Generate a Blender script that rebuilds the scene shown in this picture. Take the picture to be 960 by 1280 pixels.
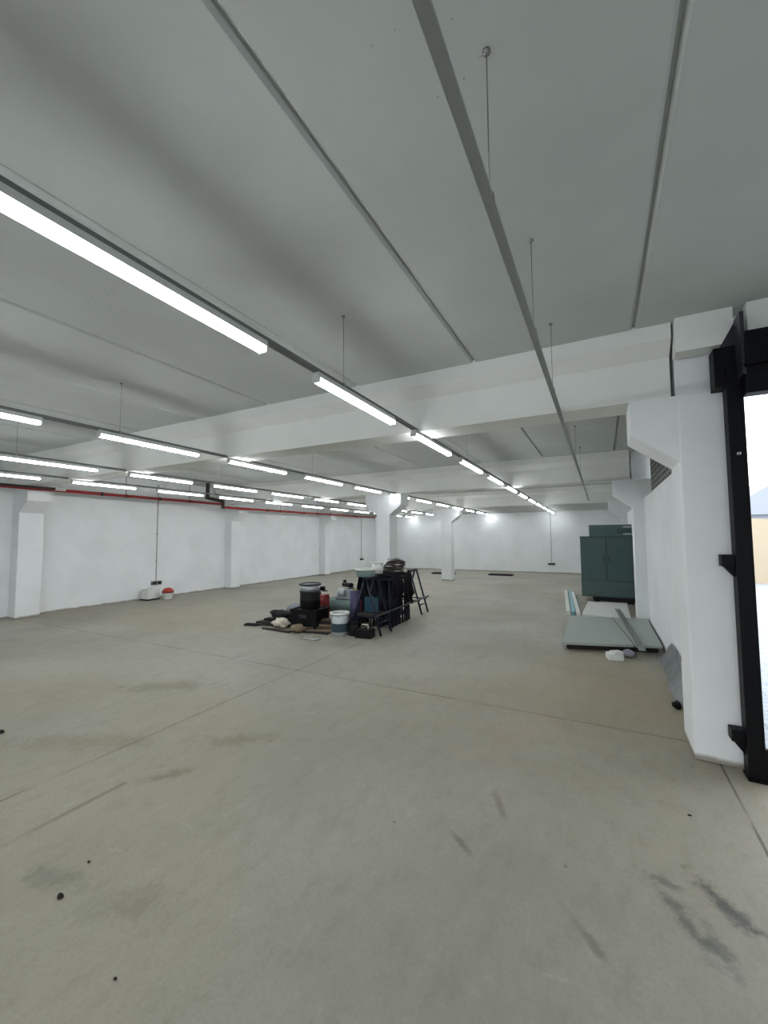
import bpy, bmesh, math, random
from mathutils import Vector, Matrix
random.seed(7)
for o in list(bpy.data.objects):
    bpy.data.objects.remove(o)
S = bpy.context.scene
C = S.collection

# ------------------------------------------------------------------ camera
F, PITCH, ROLL, YAW = 515.09, .0620, -.0062, .4832
CAM = Vector((0, 0, 1.5))
def cam_axes():
    cy, sy, cp, sp = math.cos(YAW), math.sin(YAW), math.cos(PITCH), math.sin(PITCH)
    fw = Vector((-sy*cp, cy*cp, sp)); r = Vector((cy, sy, 0)); u = r.cross(fw)
    cr, sr = math.cos(ROLL), math.sin(ROLL)
    return cr*r+sr*u, -sr*r+cr*u, fw
r_, u_, f_ = cam_axes()
cd = bpy.data.cameras.new('camera'); co = bpy.data.objects.new('camera', cd); C.objects.link(co)
cd.sensor_fit = 'HORIZONTAL'; cd.sensor_width = 36; cd.lens = F/960*36
cd.clip_start = .05; cd.clip_end = 500
m = Matrix((r_, u_, -f_)).transposed().to_4x4(); m.translation = CAM
co.matrix_world = m
S.camera = co

# ------------------------------------------------------------------ sky and exposure
W = bpy.data.worlds.new('sky'); S.world = W; W.use_nodes = True
nt = W.node_tree; nt.nodes.clear()
wo = nt.nodes.new('ShaderNodeOutputWorld'); bg = nt.nodes.new('ShaderNodeBackground')
tc = nt.nodes.new('ShaderNodeTexCoord'); sx = nt.nodes.new('ShaderNodeSeparateXYZ')
rp = nt.nodes.new('ShaderNodeValToRGB')
rp.color_ramp.elements[0].position = .45; rp.color_ramp.elements[0].color = (.95, .97, 1, 1)
rp.color_ramp.elements[1].position = .9; rp.color_ramp.elements[1].color = (.92, .96, 1, 1)
mp = nt.nodes.new('ShaderNodeMath'); mp.operation = 'MULTIPLY_ADD'; mp.inputs[1].default_value = .5; mp.inputs[2].default_value = .5
nt.links.new(tc.outputs['Generated'], sx.inputs[0]); nt.links.new(sx.outputs['Z'], mp.inputs[0])
nt.links.new(mp.outputs[0], rp.inputs[0]); nt.links.new(rp.outputs[0], bg.inputs[0]); nt.links.new(bg.outputs[0], wo.inputs[0])
bg.inputs[1].default_value = 4.0
TUBE_STRENGTH = 33.0
S.view_settings.view_transform = 'Standard'; S.view_settings.look = 'None'
S.view_settings.gamma = 1; S.view_settings.use_curve_mapping = False
S.view_settings.exposure = 0.0
try:
    S.cycles.use_denoising = True
    S.cycles.max_bounces = 10; S.cycles.diffuse_bounces = 7
    S.cycles.sample_clamp_indirect = 6
except Exception:
    pass

# ------------------------------------------------------------------ materials
def srgb(r, g, b):
    f = lambda c: (c/255/12.92) if c/255 <= .04045 else ((c/255+.055)/1.055)**2.4
    return (f(r), f(g), f(b), 1)
class N:
    def __init__(s, name):
        s.m = bpy.data.materials.new(name); s.m.use_nodes = True; s.t = s.m.node_tree
        s.b = s.t.nodes['Principled BSDF']
        s.co = s.t.nodes.new('ShaderNodeTexCoord').outputs['Object']
        s.xyz = None
    def n(s, ty, **kw):
        x = s.t.nodes.new(ty)
        for k, v in kw.items(): setattr(x, k, v)
        return x
    def l(s, a, b): s.t.links.new(a, b)
    def put(s, sock, v):
        if hasattr(v, 'is_linked') or isinstance(v, bpy.types.NodeSocket): s.l(v, sock)
        else: sock.default_value = v
    def math(s, op, a, b=0, c=None, clamp=False):
        x = s.n('ShaderNodeMath', operation=op, use_clamp=clamp)
        s.put(x.inputs[0], a); s.put(x.inputs[1], b)
        if c is not None: s.put(x.inputs[2], c)
        return x.outputs[0]
    def axes(s):
        if s.xyz is None:
            x = s.n('ShaderNodeSeparateXYZ'); s.l(s.co, x.inputs[0]); s.xyz = x.outputs
        return s.xyz
    def noise(s, scale, detail=4, rough=.55, vec=None, stretch=None):
        x = s.n('ShaderNodeTexNoise'); x.inputs['Scale'].default_value = scale
        x.inputs['Detail'].default_value = detail; x.inputs['Roughness'].default_value = rough
        v = vec or s.co
        if stretch:
            mpn = s.n('ShaderNodeMapping'); mpn.inputs['Scale'].default_value = stretch[:3]
            if len(stretch) > 3: mpn.inputs['Rotation'].default_value = (0, 0, stretch[3])
            s.l(v, mpn.inputs[0]); v = mpn.outputs[0]
        s.l(v, x.inputs['Vector']); return x.outputs['Fac']
    def ramp(s, v, p0, p1):
        x = s.n('ShaderNodeMapRange', interpolation_type='SMOOTHSTEP'); s.put(x.inputs[0], v)
        x.inputs[1].default_value = p0; x.inputs[2].default_value = p1
        return x.outputs[0]
    def mix(s, f, a, b):
        x = s.n('ShaderNodeMix', data_type='RGBA'); s.put(x.inputs[0], f)
        s.put(x.inputs[6], a); s.put(x.inputs[7], b); return x.outputs[2]
    def bump(s, h, strength=.2, dist=.01):
        x = s.n('ShaderNodeBump'); x.inputs['Strength'].default_value = strength; x.inputs['Distance'].default_value = dist
        s.l(h, x.inputs['Height']); s.l(x.outputs[0], s.b.inputs['Normal'])
    def col(s, c): s.put(s.b.inputs['Base Color'], c)
    def set(s, rough=.5, metal=0.0, spec=.5):
        s.b.inputs['Roughness'].default_value = rough; s.b.inputs['Metallic'].default_value = metal
        s.b.inputs['Specular IOR Level'].default_value = spec
def simple(name, rgb, rough=.5, metal=0.0, var=.12, scale=30, spec=.4):
    k = N(name); a = srgb(*rgb); lo = tuple(c*(1-var) for c in a[:3])+(1,); hi = tuple(min(1, c*(1+var)) for c in a[:3])+(1,)
    k.col(k.mix(k.noise(scale), lo, hi)); k.set(rough, metal, spec); return k.m
M = {}
# white wall paint on concrete
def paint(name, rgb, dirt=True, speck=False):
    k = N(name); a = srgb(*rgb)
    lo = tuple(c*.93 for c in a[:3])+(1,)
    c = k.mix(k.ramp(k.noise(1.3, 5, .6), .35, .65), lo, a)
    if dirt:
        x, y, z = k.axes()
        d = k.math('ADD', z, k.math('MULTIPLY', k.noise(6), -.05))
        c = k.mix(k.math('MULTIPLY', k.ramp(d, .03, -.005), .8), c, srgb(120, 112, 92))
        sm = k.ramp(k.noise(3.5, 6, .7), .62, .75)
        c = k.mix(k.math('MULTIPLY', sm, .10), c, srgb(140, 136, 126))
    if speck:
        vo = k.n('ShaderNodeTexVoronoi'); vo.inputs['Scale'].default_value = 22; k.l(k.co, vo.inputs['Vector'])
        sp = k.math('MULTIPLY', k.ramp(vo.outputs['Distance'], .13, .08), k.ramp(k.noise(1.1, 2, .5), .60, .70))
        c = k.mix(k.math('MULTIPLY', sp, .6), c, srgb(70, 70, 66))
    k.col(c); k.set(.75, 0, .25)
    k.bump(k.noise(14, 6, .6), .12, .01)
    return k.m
M['wall'] = paint('white_wall_paint', (230, 233, 234))
M['beam'] = paint('white_beam_paint', (228, 230, 226), dirt=False)
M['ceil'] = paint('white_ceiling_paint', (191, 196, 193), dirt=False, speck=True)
# concrete floor
def floor_mat():
    k = N('concrete_floor'); x, y, z = k.axes()
    big = k.ramp(k.noise(.55, 4, .6), .3, .7)
    c = k.mix(big, srgb(140, 138, 127), srgb(164, 162, 152))
    warm = k.ramp(k.noise(.32, 3, .5), .45, .62)
    c = k.mix(k.math('MULTIPLY', warm, .55), c, srgb(150, 141, 120))
    cl = k.ramp(k.noise(2.2, 7, .68), .42, .72)
    c = k.mix(k.math('MULTIPLY', cl, .45), c, srgb(140, 138, 124))
    st = k.ramp(k.noise(1.4, 6, .65, stretch=(2.6, .5, 1, .55)), .56, .72)
    c = k.mix(k.math('MULTIPLY', st, .5), c, srgb(132, 130, 115))
    st2 = k.ramp(k.noise(2.4, 6, .7, stretch=(.6, 2.0, 1, -.4)), .62, .74)
    c = k.mix(k.math('MULTIPLY', st2, .30), c, srgb(196, 195, 184))
    mid = k.noise(7, 8, .75, stretch=(1.5, .8, 1, .5))
    c = k.mix(k.math('MULTIPLY', k.ramp(mid, .48, .68), .26), c, srgb(112, 109, 96))
    c = k.mix(k.math('MULTIPLY', k.ramp(mid, .46, .32), .12), c, srgb(196, 194, 184))
    vo = k.n('ShaderNodeTexVoronoi'); vo.inputs['Scale'].default_value = 7; k.l(k.co, vo.inputs['Vector'])
    c = k.mix(k.math('MULTIPLY', k.math('MULTIPLY', k.ramp(vo.outputs['Distance'], .10, .04), k.ramp(k.noise(1.7, 3), .5, .62)), .5), c, srgb(84, 80, 70))
    fine = k.noise(55, 5, .7)
    c = k.mix(k.math('MULTIPLY', k.ramp(fine, .35, .7), .24), c, srgb(120, 118, 106))
    # scuffs and stains, each an ellipse broken up by noise
    wob = k.noise(5, 6, .7)
    wob2 = k.noise(19, 6, .75)
    def stain(c, px, py, rx, ry, ang, amt, colr=(92, 90, 82)):
        ca, sa = math.cos(ang), math.sin(ang)
        dx = k.math('SUBTRACT', x, px); dy = k.math('SUBTRACT', y, py)
        a = k.math('DIVIDE', k.math('ADD', k.math('MULTIPLY', dx, ca), k.math('MULTIPLY', dy, sa)), rx)
        b = k.math('DIVIDE', k.math('SUBTRACT', k.math('MULTIPLY', dy, ca), k.math('MULTIPLY', dx, sa)), ry)
        d = k.math('SQRT', k.math('ADD', k.math('MULTIPLY', a, a), k.math('MULTIPLY', b, b)))
        d = k.math('ADD', d, k.math('MULTIPLY', k.math('SUBTRACT', k.math('ADD', wob, wob2), 1.0), 3.2))
        return k.mix(k.math('MULTIPLY', k.ramp(d, 1.5, .1), amt*1.1), c, srgb(*colr))
    for a in [(.40, 2.20, .15, .04, 2.2, .75, (70, 72, 72)), (.24, 2.05, .13, .035, 2.0, .6, (80, 82, 80)), (.20, 2.23, .08, .03, 2.8, .5, (84, 86, 84)),
              (.33, 1.98, .10, .03, 1.9, .5, (84, 86, 84)), (-2.43, 2.31, .26, .09, .6, .55, (112, 108, 88)),
              (-2.5, 1.75, .16, .05, .9, .5, (108, 104, 86)), (-1.72, 1.12, .12, .09, .7, .45, (112, 108, 94)), (-.11, 1.82, .10, .02, 2.3, .5, (100, 96, 84)),
              (-.55, 2.42, .12, .02, 2.0, .5, (100, 92, 78)), (-.66, 2.05, .09, .02, 2.5, .5, (90, 86, 74)), (-4.0, 2.75, .5, .14, .5, .5, (110, 106, 86)),
              (-3.44, 1.75, .5, .12, .5, .45, (116, 110, 88)), (-2.2, 1.02, .16, .05, .3, .4, (100, 104, 92)), (-3.4, 4.9, .5, .2, .2, .3, (126, 122, 106)),
              (-.3, 4.3, 1.5, 1.1, 1.0, .38, (152, 136, 106)), (-.6, 3.3, .5, .12, 1.2, .3, (160, 138, 120)), (-1.5, 5.6, .9, .4, .4, .3, (132, 130, 116))]:
        c = stain(c, *a)
    # saw-cut joints
    def joint(c, fixed, pos, w, lo, hi, other, amt):
        d = k.math('ABSOLUTE', k.math('SUBTRACT', k.math('ADD', fixed, k.math('MULTIPLY', k.math('SUBTRACT', wob, .5), .012)), pos))
        mk = k.math('MULTIPLY', k.ramp(d, w, w*.35), k.math('MULTIPLY', k.math('GREATER_THAN', other, lo), k.math('LESS_THAN', other, hi)))
        mk = k.math('MULTIPLY', mk, k.ramp(k.noise(1.6, 4), .30, .62))
        return k.mix(k.math('MULTIPLY', mk, amt), c, srgb(78, 74, 62))
    c = joint(c, y, 3.78, .018, -9.9, .5, x, .55)
    c = joint(c, x, -3.11, .018, -4, 5.5, y, .55)
    c = joint(c, x, .645, .010, -4, 3.6, y, .9)
    c = joint(c, x, -2.65, .024, .2, 1.6, y, .45)
    c = joint(c, y, 8.9, .02, -9.9, .4, x, .25)
    k.col(c); k.set(.62, 0, .30)
    k.l(k.math('MULTIPLY_ADD', k.noise(1.8, 4), .25, .42), k.b.inputs['Roughness'])
    k.bump(k.noise(38, 6, .7), .10, .01)
    return k.m
M['floor'] = floor_mat()
def emit(name, rgb, s):
    k = N(name); k.col(srgb(*rgb)); k.b.inputs['Emission Color'].default_value = srgb(*rgb); k.b.inputs['Emission Strength'].default_value = s
    return k.m
M['tube'] = emit('lit_fluorescent_tube', (247, 250, 253), TUBE_STRENGTH)
M['housing'] = simple('grey_white_enamel', (196, 200, 198), .45, 0, .05)
M['rail'] = simple('galvanised_rail', (150, 155, 152), .5, .3, .08)
M['rail_dark'] = simple('dark_grey_rail', (112, 116, 114), .5, .3, .08)  # darker grey for the tracks that carry lamps
M['wire'] = simple('steel_wire', (142, 144, 140), .4, .7, .05)
M['black'] = simple('black_gate_paint', (5, 6, 10), .5, .0, .2, 30, .15)
M['gate_edge'] = simple('dark_grey_steel', (50, 52, 60), .4, .3, .1)
M['red'] = simple('red_pipe_paint', (150, 28, 34), .4, 0, .1)
M['dark_pipe'] = simple('dark_grey_pipe', (60, 52, 50), .5, .2, .1)
M['grey_pipe'] = simple('grey_conduit', (165, 169, 168), .5, .2, .05)
M['box_grey'] = simple('grey_socket_plastic', (84, 90, 84), .5, 0, .1)
M['teal'] = simple('dark_teal_enamel', (48, 72, 72), .42, .1, .10, 4)
M['teal_light'] = simple('worn_teal_enamel', (72, 98, 96), .45, .1, .10, 4)
M['teal_low'] = simple('dull_green_enamel', (56, 78, 73), .45, .1, .10, 4)
M['blackplastic'] = simple('black_plastic', (11, 11, 13), .5, 0, .2, 30, .2)
M['navy'] = simple('navy_blue_steel', (16, 21, 42), .4, .2, .2, 12)
M['navy_cloth'] = simple('dark_navy_cloth', (17, 18, 28), .9, 0, .3, 14)
M['charcoal'] = simple('charcoal_cloth', (26, 26, 28), .9, 0, .3, 14)
M['board'] = simple('grey_fibre_board', (152, 160, 154), .6, 0, .06, 9)
M['board_edge'] = simple('dark_board_underside', (40, 44, 44), .7, 0, .1)
M['alu'] = simple('aluminium_profile', (150, 156, 154), .35, .6, .06)
M['white_plastic'] = simple('white_plastic', (214, 216, 212), .45, 0, .06)
M['cyan_film'] = simple('pale_cyan_film', (120, 172, 184), .35, 0, .10)
M['teal_plastic'] = simple('teal_plastic', (34, 68, 84), .4, 0, .1)
M['wood'] = simple('weathered_brown_wood', (74, 60, 46), .8, 0, .35, 9)
M['wood_dark'] = simple('dark_stained_wood', (36, 30, 25), .8, 0, .35, 9)
M['wood_pale'] = simple('pale_grey_wood', (118, 106, 86), .8, 0, .25, 9)
M['rag'] = simple('off_white_rag', (206, 198, 184), .95, 0, .12, 12)
M['grey_rag'] = simple('grey_blue_sack', (132, 136, 146), .9, 0, .15, 12)
M['red_plastic'] = simple('dull_red_plastic', (132, 38, 38), .45, 0, .2)
M['machine'] = simple('grey_green_enamel', (110, 132, 128), .45, .1, .15)
M['tin'] = simple('scuffed_tinplate', (176, 182, 184), .35, .5, .12)
M['dark_blue'] = simple('dark_petrol_label', (42, 62, 72), .5, 0, .2)
M['dirt'] = simple('black_dirt', (30, 26, 22), .95, 0, .3)
M['vent'] = simple('grey_vent_block', (150, 154, 150), .8, 0, .12)
M['vent_shade'] = simple('vent_hole_shade', (44, 46, 44), .8, 0, .2)  # near-black tone painted for the shade inside the vent holes
M['orange_red'] = simple('orange_red_lid', (184, 70, 56), .5, 0, .1)
def film():
    k = N('translucent_plastic_sheet'); k.col(k.mix(k.noise(9), srgb(150, 156, 158), srgb(206, 210, 212)))
    k.set(.25, 0, .6); k.b.inputs['Transmission Weight'].default_value = .35; return k.m
M['film'] = film()
def pav():
    k = N('pale_paving'); br = k.n('ShaderNodeTexBrick'); br.inputs['Scale'].default_value = 2.2
    br.inputs['Color1'].default_value = srgb(146, 153, 160); br.inputs['Color2'].default_value = srgb(158, 162, 165); br.inputs['Mortar'].default_value = srgb(122, 132, 142)
    br.inputs['Mortar Size'].default_value = .015
    k.l(k.co, br.inputs['Vector']); k.col(br.outputs['Color']); k.set(.8); return k.m
M['paving'] = pav()
M['cream'] = simple('cream_render', (170, 157, 136), .8, 0, .05, 2)
M['far_grey'] = simple('grey_render', (144, 150, 158), .8, 0, .05, 1)

# ------------------------------------------------------------------ mesh helpers
def new(): return bmesh.new()
def box(bm, x0, x1, y0, y1, z0, z1, mat=0, bev=0):
    vs = [bm.verts.new(p) for p in [(x0,y0,z0),(x1,y0,z0),(x1,y1,z0),(x0,y1,z0),(x0,y0,z1),(x1,y0,z1),(x1,y1,z1),(x0,y1,z1)]]
    fs = [bm.faces.new([vs[i] for i in q]) for q in [(0,3,2,1),(4,5,6,7),(0,1,5,4),(1,2,6,5),(2,3,7,6),(3,0,4,7)]]
    for f in fs: f.material_index = mat
    if bev:
        es = list({e for f in fs for e in f.edges})
        r = bmesh.ops.bevel(bm, geom=es, offset=bev, segments=2, affect='EDGES', profile=.6)
        for f in r['faces']: f.material_index = mat
    return vs
def rbox(bm, c, size, rz=0, rx=0, ry=0, bev=0, mat=0):
    t = new(); box(t, -size[0]/2, size[0]/2, -size[1]/2, size[1]/2, -size[2]/2, size[2]/2, mat, bev)
    mt = Matrix.Translation(c) @ Matrix.Rotation(rz, 4, 'Z') @ Matrix.Rotation(ry, 4, 'Y') @ Matrix.Rotation(rx, 4, 'X')
    bmesh.ops.transform(t, matrix=mt, verts=t.verts); merge(bm, t)
def merge(bm, t):
    me = bpy.data.meshes.new('tmp'); t.to_mesh(me); bm.from_mesh(me); bpy.data.meshes.remove(me); t.free()
def prism(bm, prof, axis, a0, a1, mat=0):
    """extrude a closed 2-D outline along an axis; prof gives the other two coordinates in order"""
    def P(u, v, w):
        return {'x': (w, u, v), 'y': (u, w, v), 'z': (u, v, w)}[axis]
    A = [bm.verts.new(P(u, v, a0)) for u, v in prof]; B = [bm.verts.new(P(u, v, a1)) for u, v in prof]
    n = len(prof); fs = [bm.faces.new(A), bm.faces.new(B[::-1])]
    for i in range(n): fs.append(bm.faces.new((A[i], B[i], B[(i+1) % n], A[(i+1) % n])))
    for f in fs: f.material_index = mat
    bmesh.ops.recalc_face_normals(bm, faces=fs)
def tube(bm, pts, r, seg=10, mat=0, cap=True):
    pts = [Vector(p) for p in pts]; rings = []
    for i, p in enumerate(pts):
        d = (pts[min(i+1, len(pts)-1)]-pts[max(i-1, 0)]).normalized()
        a = d.cross(Vector((0, 0, 1)))
        if a.length < .05: a = d.cross(Vector((1, 0, 0)))
        a.normalize(); b = d.cross(a).normalized()
        rings.append([bm.verts.new(p+r*(math.cos(t)*a+math.sin(t)*b)) for t in [2*math.pi*j/seg for j in range(seg)]])
    fs = []
    for k in range(len(rings)-1):
        for j in range(seg):
            f = bm.faces.new((rings[k][j], rings[k][(j+1) % seg], rings[k+1][(j+1) % seg], rings[k+1][j])); f.smooth = True; fs.append(f)
    if cap: fs += [bm.faces.new(rings[0][::-1]), bm.faces.new(rings[-1])]
    for f in fs: f.material_index = mat
    bmesh.ops.recalc_face_normals(bm, faces=fs)
def lathe(bm, prof, c=(0, 0, 0), seg=24, mat=0, close=True):
    rings = []
    for r, z in prof:
        rings.append([bm.verts.new((c[0]+max(r, .0005)*math.cos(2*math.pi*j/seg), c[1]+max(r, .0005)*math.sin(2*math.pi*j/seg), c[2]+z)) for j in range(seg)])
    fs = []
    for k in range(len(rings)-1):
        for j in range(seg):
            f = bm.faces.new((rings[k][j], rings[k][(j+1) % seg], rings[k+1][(j+1) % seg], rings[k+1][j])); f.smooth = True; fs.append(f)
    if close: fs += [bm.faces.new(rings[0][::-1]), bm.faces.new(rings[-1])]
    for f in fs: f.material_index = mat
    bmesh.ops.recalc_face_normals(bm, faces=fs)
def lump(bm, c, size, seed=0, amp=.25, sub=3, flat=.0):
    """a crumpled, roughly ellipsoidal lump resting on z=c.z"""
    rnd = random.Random(seed); t = new(); bmesh.ops.create_icosphere(t, subdivisions=sub, radius=1)
    ks = [(Vector((rnd.uniform(-1, 1), rnd.uniform(-1, 1), rnd.uniform(-1, 1)))*rnd.uniform(1.5, 5), rnd.uniform(0, 6.28)) for _ in range(7)]
    for v in t.verts:
        s = sum(math.sin(k.dot(v.co)+ph) for k, ph in ks)/7+.12*math.sin(9*v.co.x+3*math.sin(7*v.co.y)+seed)+.10*math.sin(11*v.co.z+8*v.co.y)
        v.co *= 1+amp*s*1.6
    zmin = min(v.co.z for v in t.verts)*(1-flat)
    for v in t.verts:
        z = max(v.co.z, zmin)
        v.co = Vector((c[0]+v.co.x*size[0]/2, c[1]+v.co.y*size[1]/2, c[2]+(z-zmin)/(1-zmin)*size[2]))
    for f in t.faces: f.smooth = True
    merge(bm, t)
def sheet(bm, fn, nu, nv, thick=.006):
    """a cloth or film: fn(u,v) -> point, given a real thickness"""
    V = [[bm.verts.new(fn(i/nu, j/nv)) for j in range(nv+1)] for i in range(nu+1)]
    fs = []
    for i in range(nu):
        for j in range(nv):
            f = bm.faces.new((V[i][j], V[i+1][j], V[i+1][j+1], V[i][j+1])); f.smooth = True; fs.append(f)
    bmesh.ops.solidify(bm, geom=fs, thickness=thick)
def obj(name, bm, mat, parent=None, loc=(0, 0, 0)):
    me = bpy.data.meshes.new(name); bm.to_mesh(me); bm.free()
    o = bpy.data.objects.new(name, me); C.objects.link(o)
    for x in (mat if isinstance(mat, (list, tuple)) else [mat]): me.materials.append(x)
    o.location = loc
    if parent: o.parent = parent
    return o
def tag(o, label, cat, group=None, kind=None):
    o['label'] = label; o['category'] = cat
    if group: o['group'] = group
    if kind: o['kind'] = kind
    return o
def thing(name, label, cat, loc=(0, 0, 0), rz=0, group=None):
    o = bpy.data.objects.new(name, None); C.objects.link(o); o.location = loc; o.rotation_euler = (0, 0, rz); o.empty_display_size = .1
    return tag(o, label, cat, group)
def struct(name, bm, mat, label, cat, loc=(0, 0, 0)):
    return tag(obj(name, bm, mat, None, loc), label, cat, None, 'structure')
def copy_tree(o, parent=None):
    c = o.copy(); C.objects.link(c)
    if parent: c.parent = parent
    for ch in list(o.children): copy_tree(ch, c)
    return c
ORD = ['first', 'second', 'third', 'fourth', 'fifth', 'sixth', 'seventh', 'eighth', 'ninth', 'tenth', 'eleventh', 'twelfth', 'thirteenth']

# ------------------------------------------------------------------ the room
XL, YB, ZC = -10.1, 18.25, 3.0
YN = -4.5            # wall behind the camera
XR = 3.4             # right side of the gate bay
b = new(); box(b, XL-.3, XR, YN, 3.5, -.2, 0); box(b, XL-.3, .95, 3.5, YB+.3, -.2, 0)
struct('floor', b, M['floor'], 'stained grey concrete floor with saw-cut joints', 'floor')
# ceiling planks with open joints between them
b = new()
xs = [.26-1.175*k for k in range(-3, 10)]
bays = [(YN, 3.6), (3.6, 8.6), (8.6, 13.9), (13.9, YB+.2)]
for y0, y1 in bays:
    xr = XR if y0 < 3 else .9
    e = sorted(xs+[XL-.2, xr])
    e = [v for v in e if XL-.2 <= v <= xr]
    for a, c in zip(e[:-1], e[1:]):
        g, h = .008, .016
        prism(b, [(a+g+.014, ZC), (a+g, ZC+h), (a+g, ZC+.04), (c-g, ZC+.04), (c-g, ZC+h), (c-g-.014, ZC)], 'y', y0, y1)
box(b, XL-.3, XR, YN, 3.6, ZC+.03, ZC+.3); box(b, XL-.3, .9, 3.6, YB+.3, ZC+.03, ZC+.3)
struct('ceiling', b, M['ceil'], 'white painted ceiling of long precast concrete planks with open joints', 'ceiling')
b = new(); box(b, XL-.3, XL, YN, YB+.3, 0, ZC+.2)
struct('wall_left', b, M['wall'], 'long white wall along the left side behind the red pipe', 'wall')
b = new(); box(b, XL, .95, YB, YB+.3, 0, ZC+.2)
struct('wall_back', b, M['wall'], 'white wall at the far end of the hall', 'wall')
b = new(); box(b, XL-.3, -4.6, YN-.2, YN, 0, ZC+.2); box(b, 2.6, XR+.3, YN-.2, YN, 0, ZC+.2); box(b, -4.6, 2.6, YN-.2, YN, 2.75, ZC+.2)
struct('wall_near', b, M['wall'], 'white wall with a wide gateway behind the viewer', 'wall')
b = new(); box(b, XR, XR+.2, YN, 3.6, 0, ZC+.2)
struct('wall_gate_bay', b, M['wall'], 'white wall at the right end of the gate bay', 'wall')
# right wall: panels with a ledge between the pillars, open vent blocks above
for i, (y0, y1) in enumerate([(3.9, 8.35), (8.75, 13.4), (13.8, YB)]):
    b = new(); box(b, .68, .88, y0, y1, 0, 2.15)
    box(b, .80, .88, y0, y1, 2.15, ZC+.2)
    if i == 0:
        b.free(); b = new(); box(b, .68, .88, y0, y1, 0, 2.15); box(b, .78, .88, y0, y1, 2.93, ZC+.2)
    struct('wall_right' if i == 0 else 'wall_right.%03d' % i, b, M['wall'],
           ['white wall panel with a ledge under the vent blocks, just past the nearest right pillar', 'white wall panel behind the teal cabinets on the right', 'white wall panel at the far right corner'][i], 'wall')
# vent blocks in the first bay
t = thing('vent_block_panel', 'grey pierced vent blocks set in the right wall above its ledge', 'vent', (.80, 3.9, 2.15))
b = new(); nz, ny = 9, 22
VL, VH = 4.45, .78
dy, dz = VL/ny, VH/nz
for i in range(ny+1): box(b, -.006, .02, max(0, i*dy-.035), min(VL, i*dy+.035), 0, VH)
for j in range(nz+1): box(b, -.006, .02, 0, VL, max(0, j*dz-.016), min(VH, j*dz+.016))
obj('lattice', b, M['vent'], t)
b = new(); box(b, .0, .07, .01, VL-.01, .01, VH-.01); o = obj('hole_shade_sheet', b, M['vent_shade'], t); o['label'] = 'dark sheet in place of the shade inside the openings'  # flat dark sheet stands in for the shaded depth of the holes

# pillars with corbels
def pillar(name, x0, x1, y0, y1, corbels, label, top=ZC, ztop=2.49):
    b = new()
    box(b, x0, x1, y0, y1, 0, ztop, 0, .012)
    for sgn in corbels:
        xe = x1 if sgn > 0 else x0; xo = xe+sgn*.29; xi = xe-sgn*.05
        prism(b, [(xi, ztop), (xo, ztop), (xo-sgn*0.0, ztop-.25), (xe, ztop-.47), (xi, ztop-.47)], 'y', y0+.003, y1-.003)
    if top: box(b, x0+.0, x1, y0+.06, y1-.06, ztop, top, 0, .01)
    return struct(name, b, M['wall'], label, 'pillar')
pillar('pillar', .51, .86, 3.5, 3.9, (-1,), 'nearest white concrete pillar with a corbel beside the black gate')
pillar('pillar.001', .51, .86, 8.35, 8.75, (-1,), 'second white pillar on the right, in front of the teal cabinets')
pillar('pillar.002', .51, .86, 13.4, 13.8, (-1,), 'farthest white pillar on the right, beyond the teal cabinets')
pillar('pillar.003', XL-.05, -9.82, 3.72, 4.12, (1,), 'white pillar against the left wall at the left edge of the photo')
pillar('pillar.004', XL-.05, -9.82, 8.85, 9.20, (1,), 'white pillar against the left wall between the red-lidded bucket and the junk pile')
pillar('pillar.005', XL-.05, -9.82, 13.6, 13.95, (1,), 'white pillar on the far part of the left wall, above the drum')
pillar('pillar.006', -4.58, -4.24, 8.35, 8.75, (-1, 1), 'freestanding white pillar rising behind the blue trestles')
pillar('pillar.007', -4.95, -4.58, 13.7, 14.05, (-1, 1), 'slimmer-looking freestanding white pillar nearer the back wall', None)

# beams: flange, chamfer, web
def beam(name, y, x0, x1, label, w=.36):
    b = new()
    y += .03; w -= .03
    pr = [(y-.13, ZC+.02), (y-.13, ZC-.112), (y, ZC-.20), (y, 2.50), (y+w, 2.50), (y+w, ZC-.20), (y+w+.13, ZC-.112), (y+w+.13, ZC+.02)]
    prism(b, pr, 'x', x0, x1)
    return struct(name, b, M['beam'], label, 'beam')
beam('beam', 3.53, -9.9, .485, 'nearest white concrete beam crossing the ceiling at the first pillar')
beam('beam.001', 8.37, -9.9, .485, 'second white concrete beam, carried by the nearer freestanding pillar')
beam('beam.002', 13.62, -9.9, .485, 'third white concrete beam, carried by the farther freestanding pillar')
b = new(); box(b, XL+.01, .80, 14.02, YB-.01, 2.535, ZC-.002); struct('ceiling_low', b, M['ceil'], 'lower flat ceiling over the last bay before the back wall', 'ceiling')
# edge block above the gate pillar and lintel over the gate
b = new(); box(b, .88, XR, 3.36, 3.6, 2.76, ZC+.02); 
struct('trim_1', b, M['beam'], 'white lintel strip above the black gate header', 'lintel')
b = new(); box(b, .50, .815, 3.38, 3.52, 2.76, ZC+.01)
struct('trim_2', b, M['beam'], 'white block on top of the nearest pillar under the ceiling', 'block')

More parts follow.
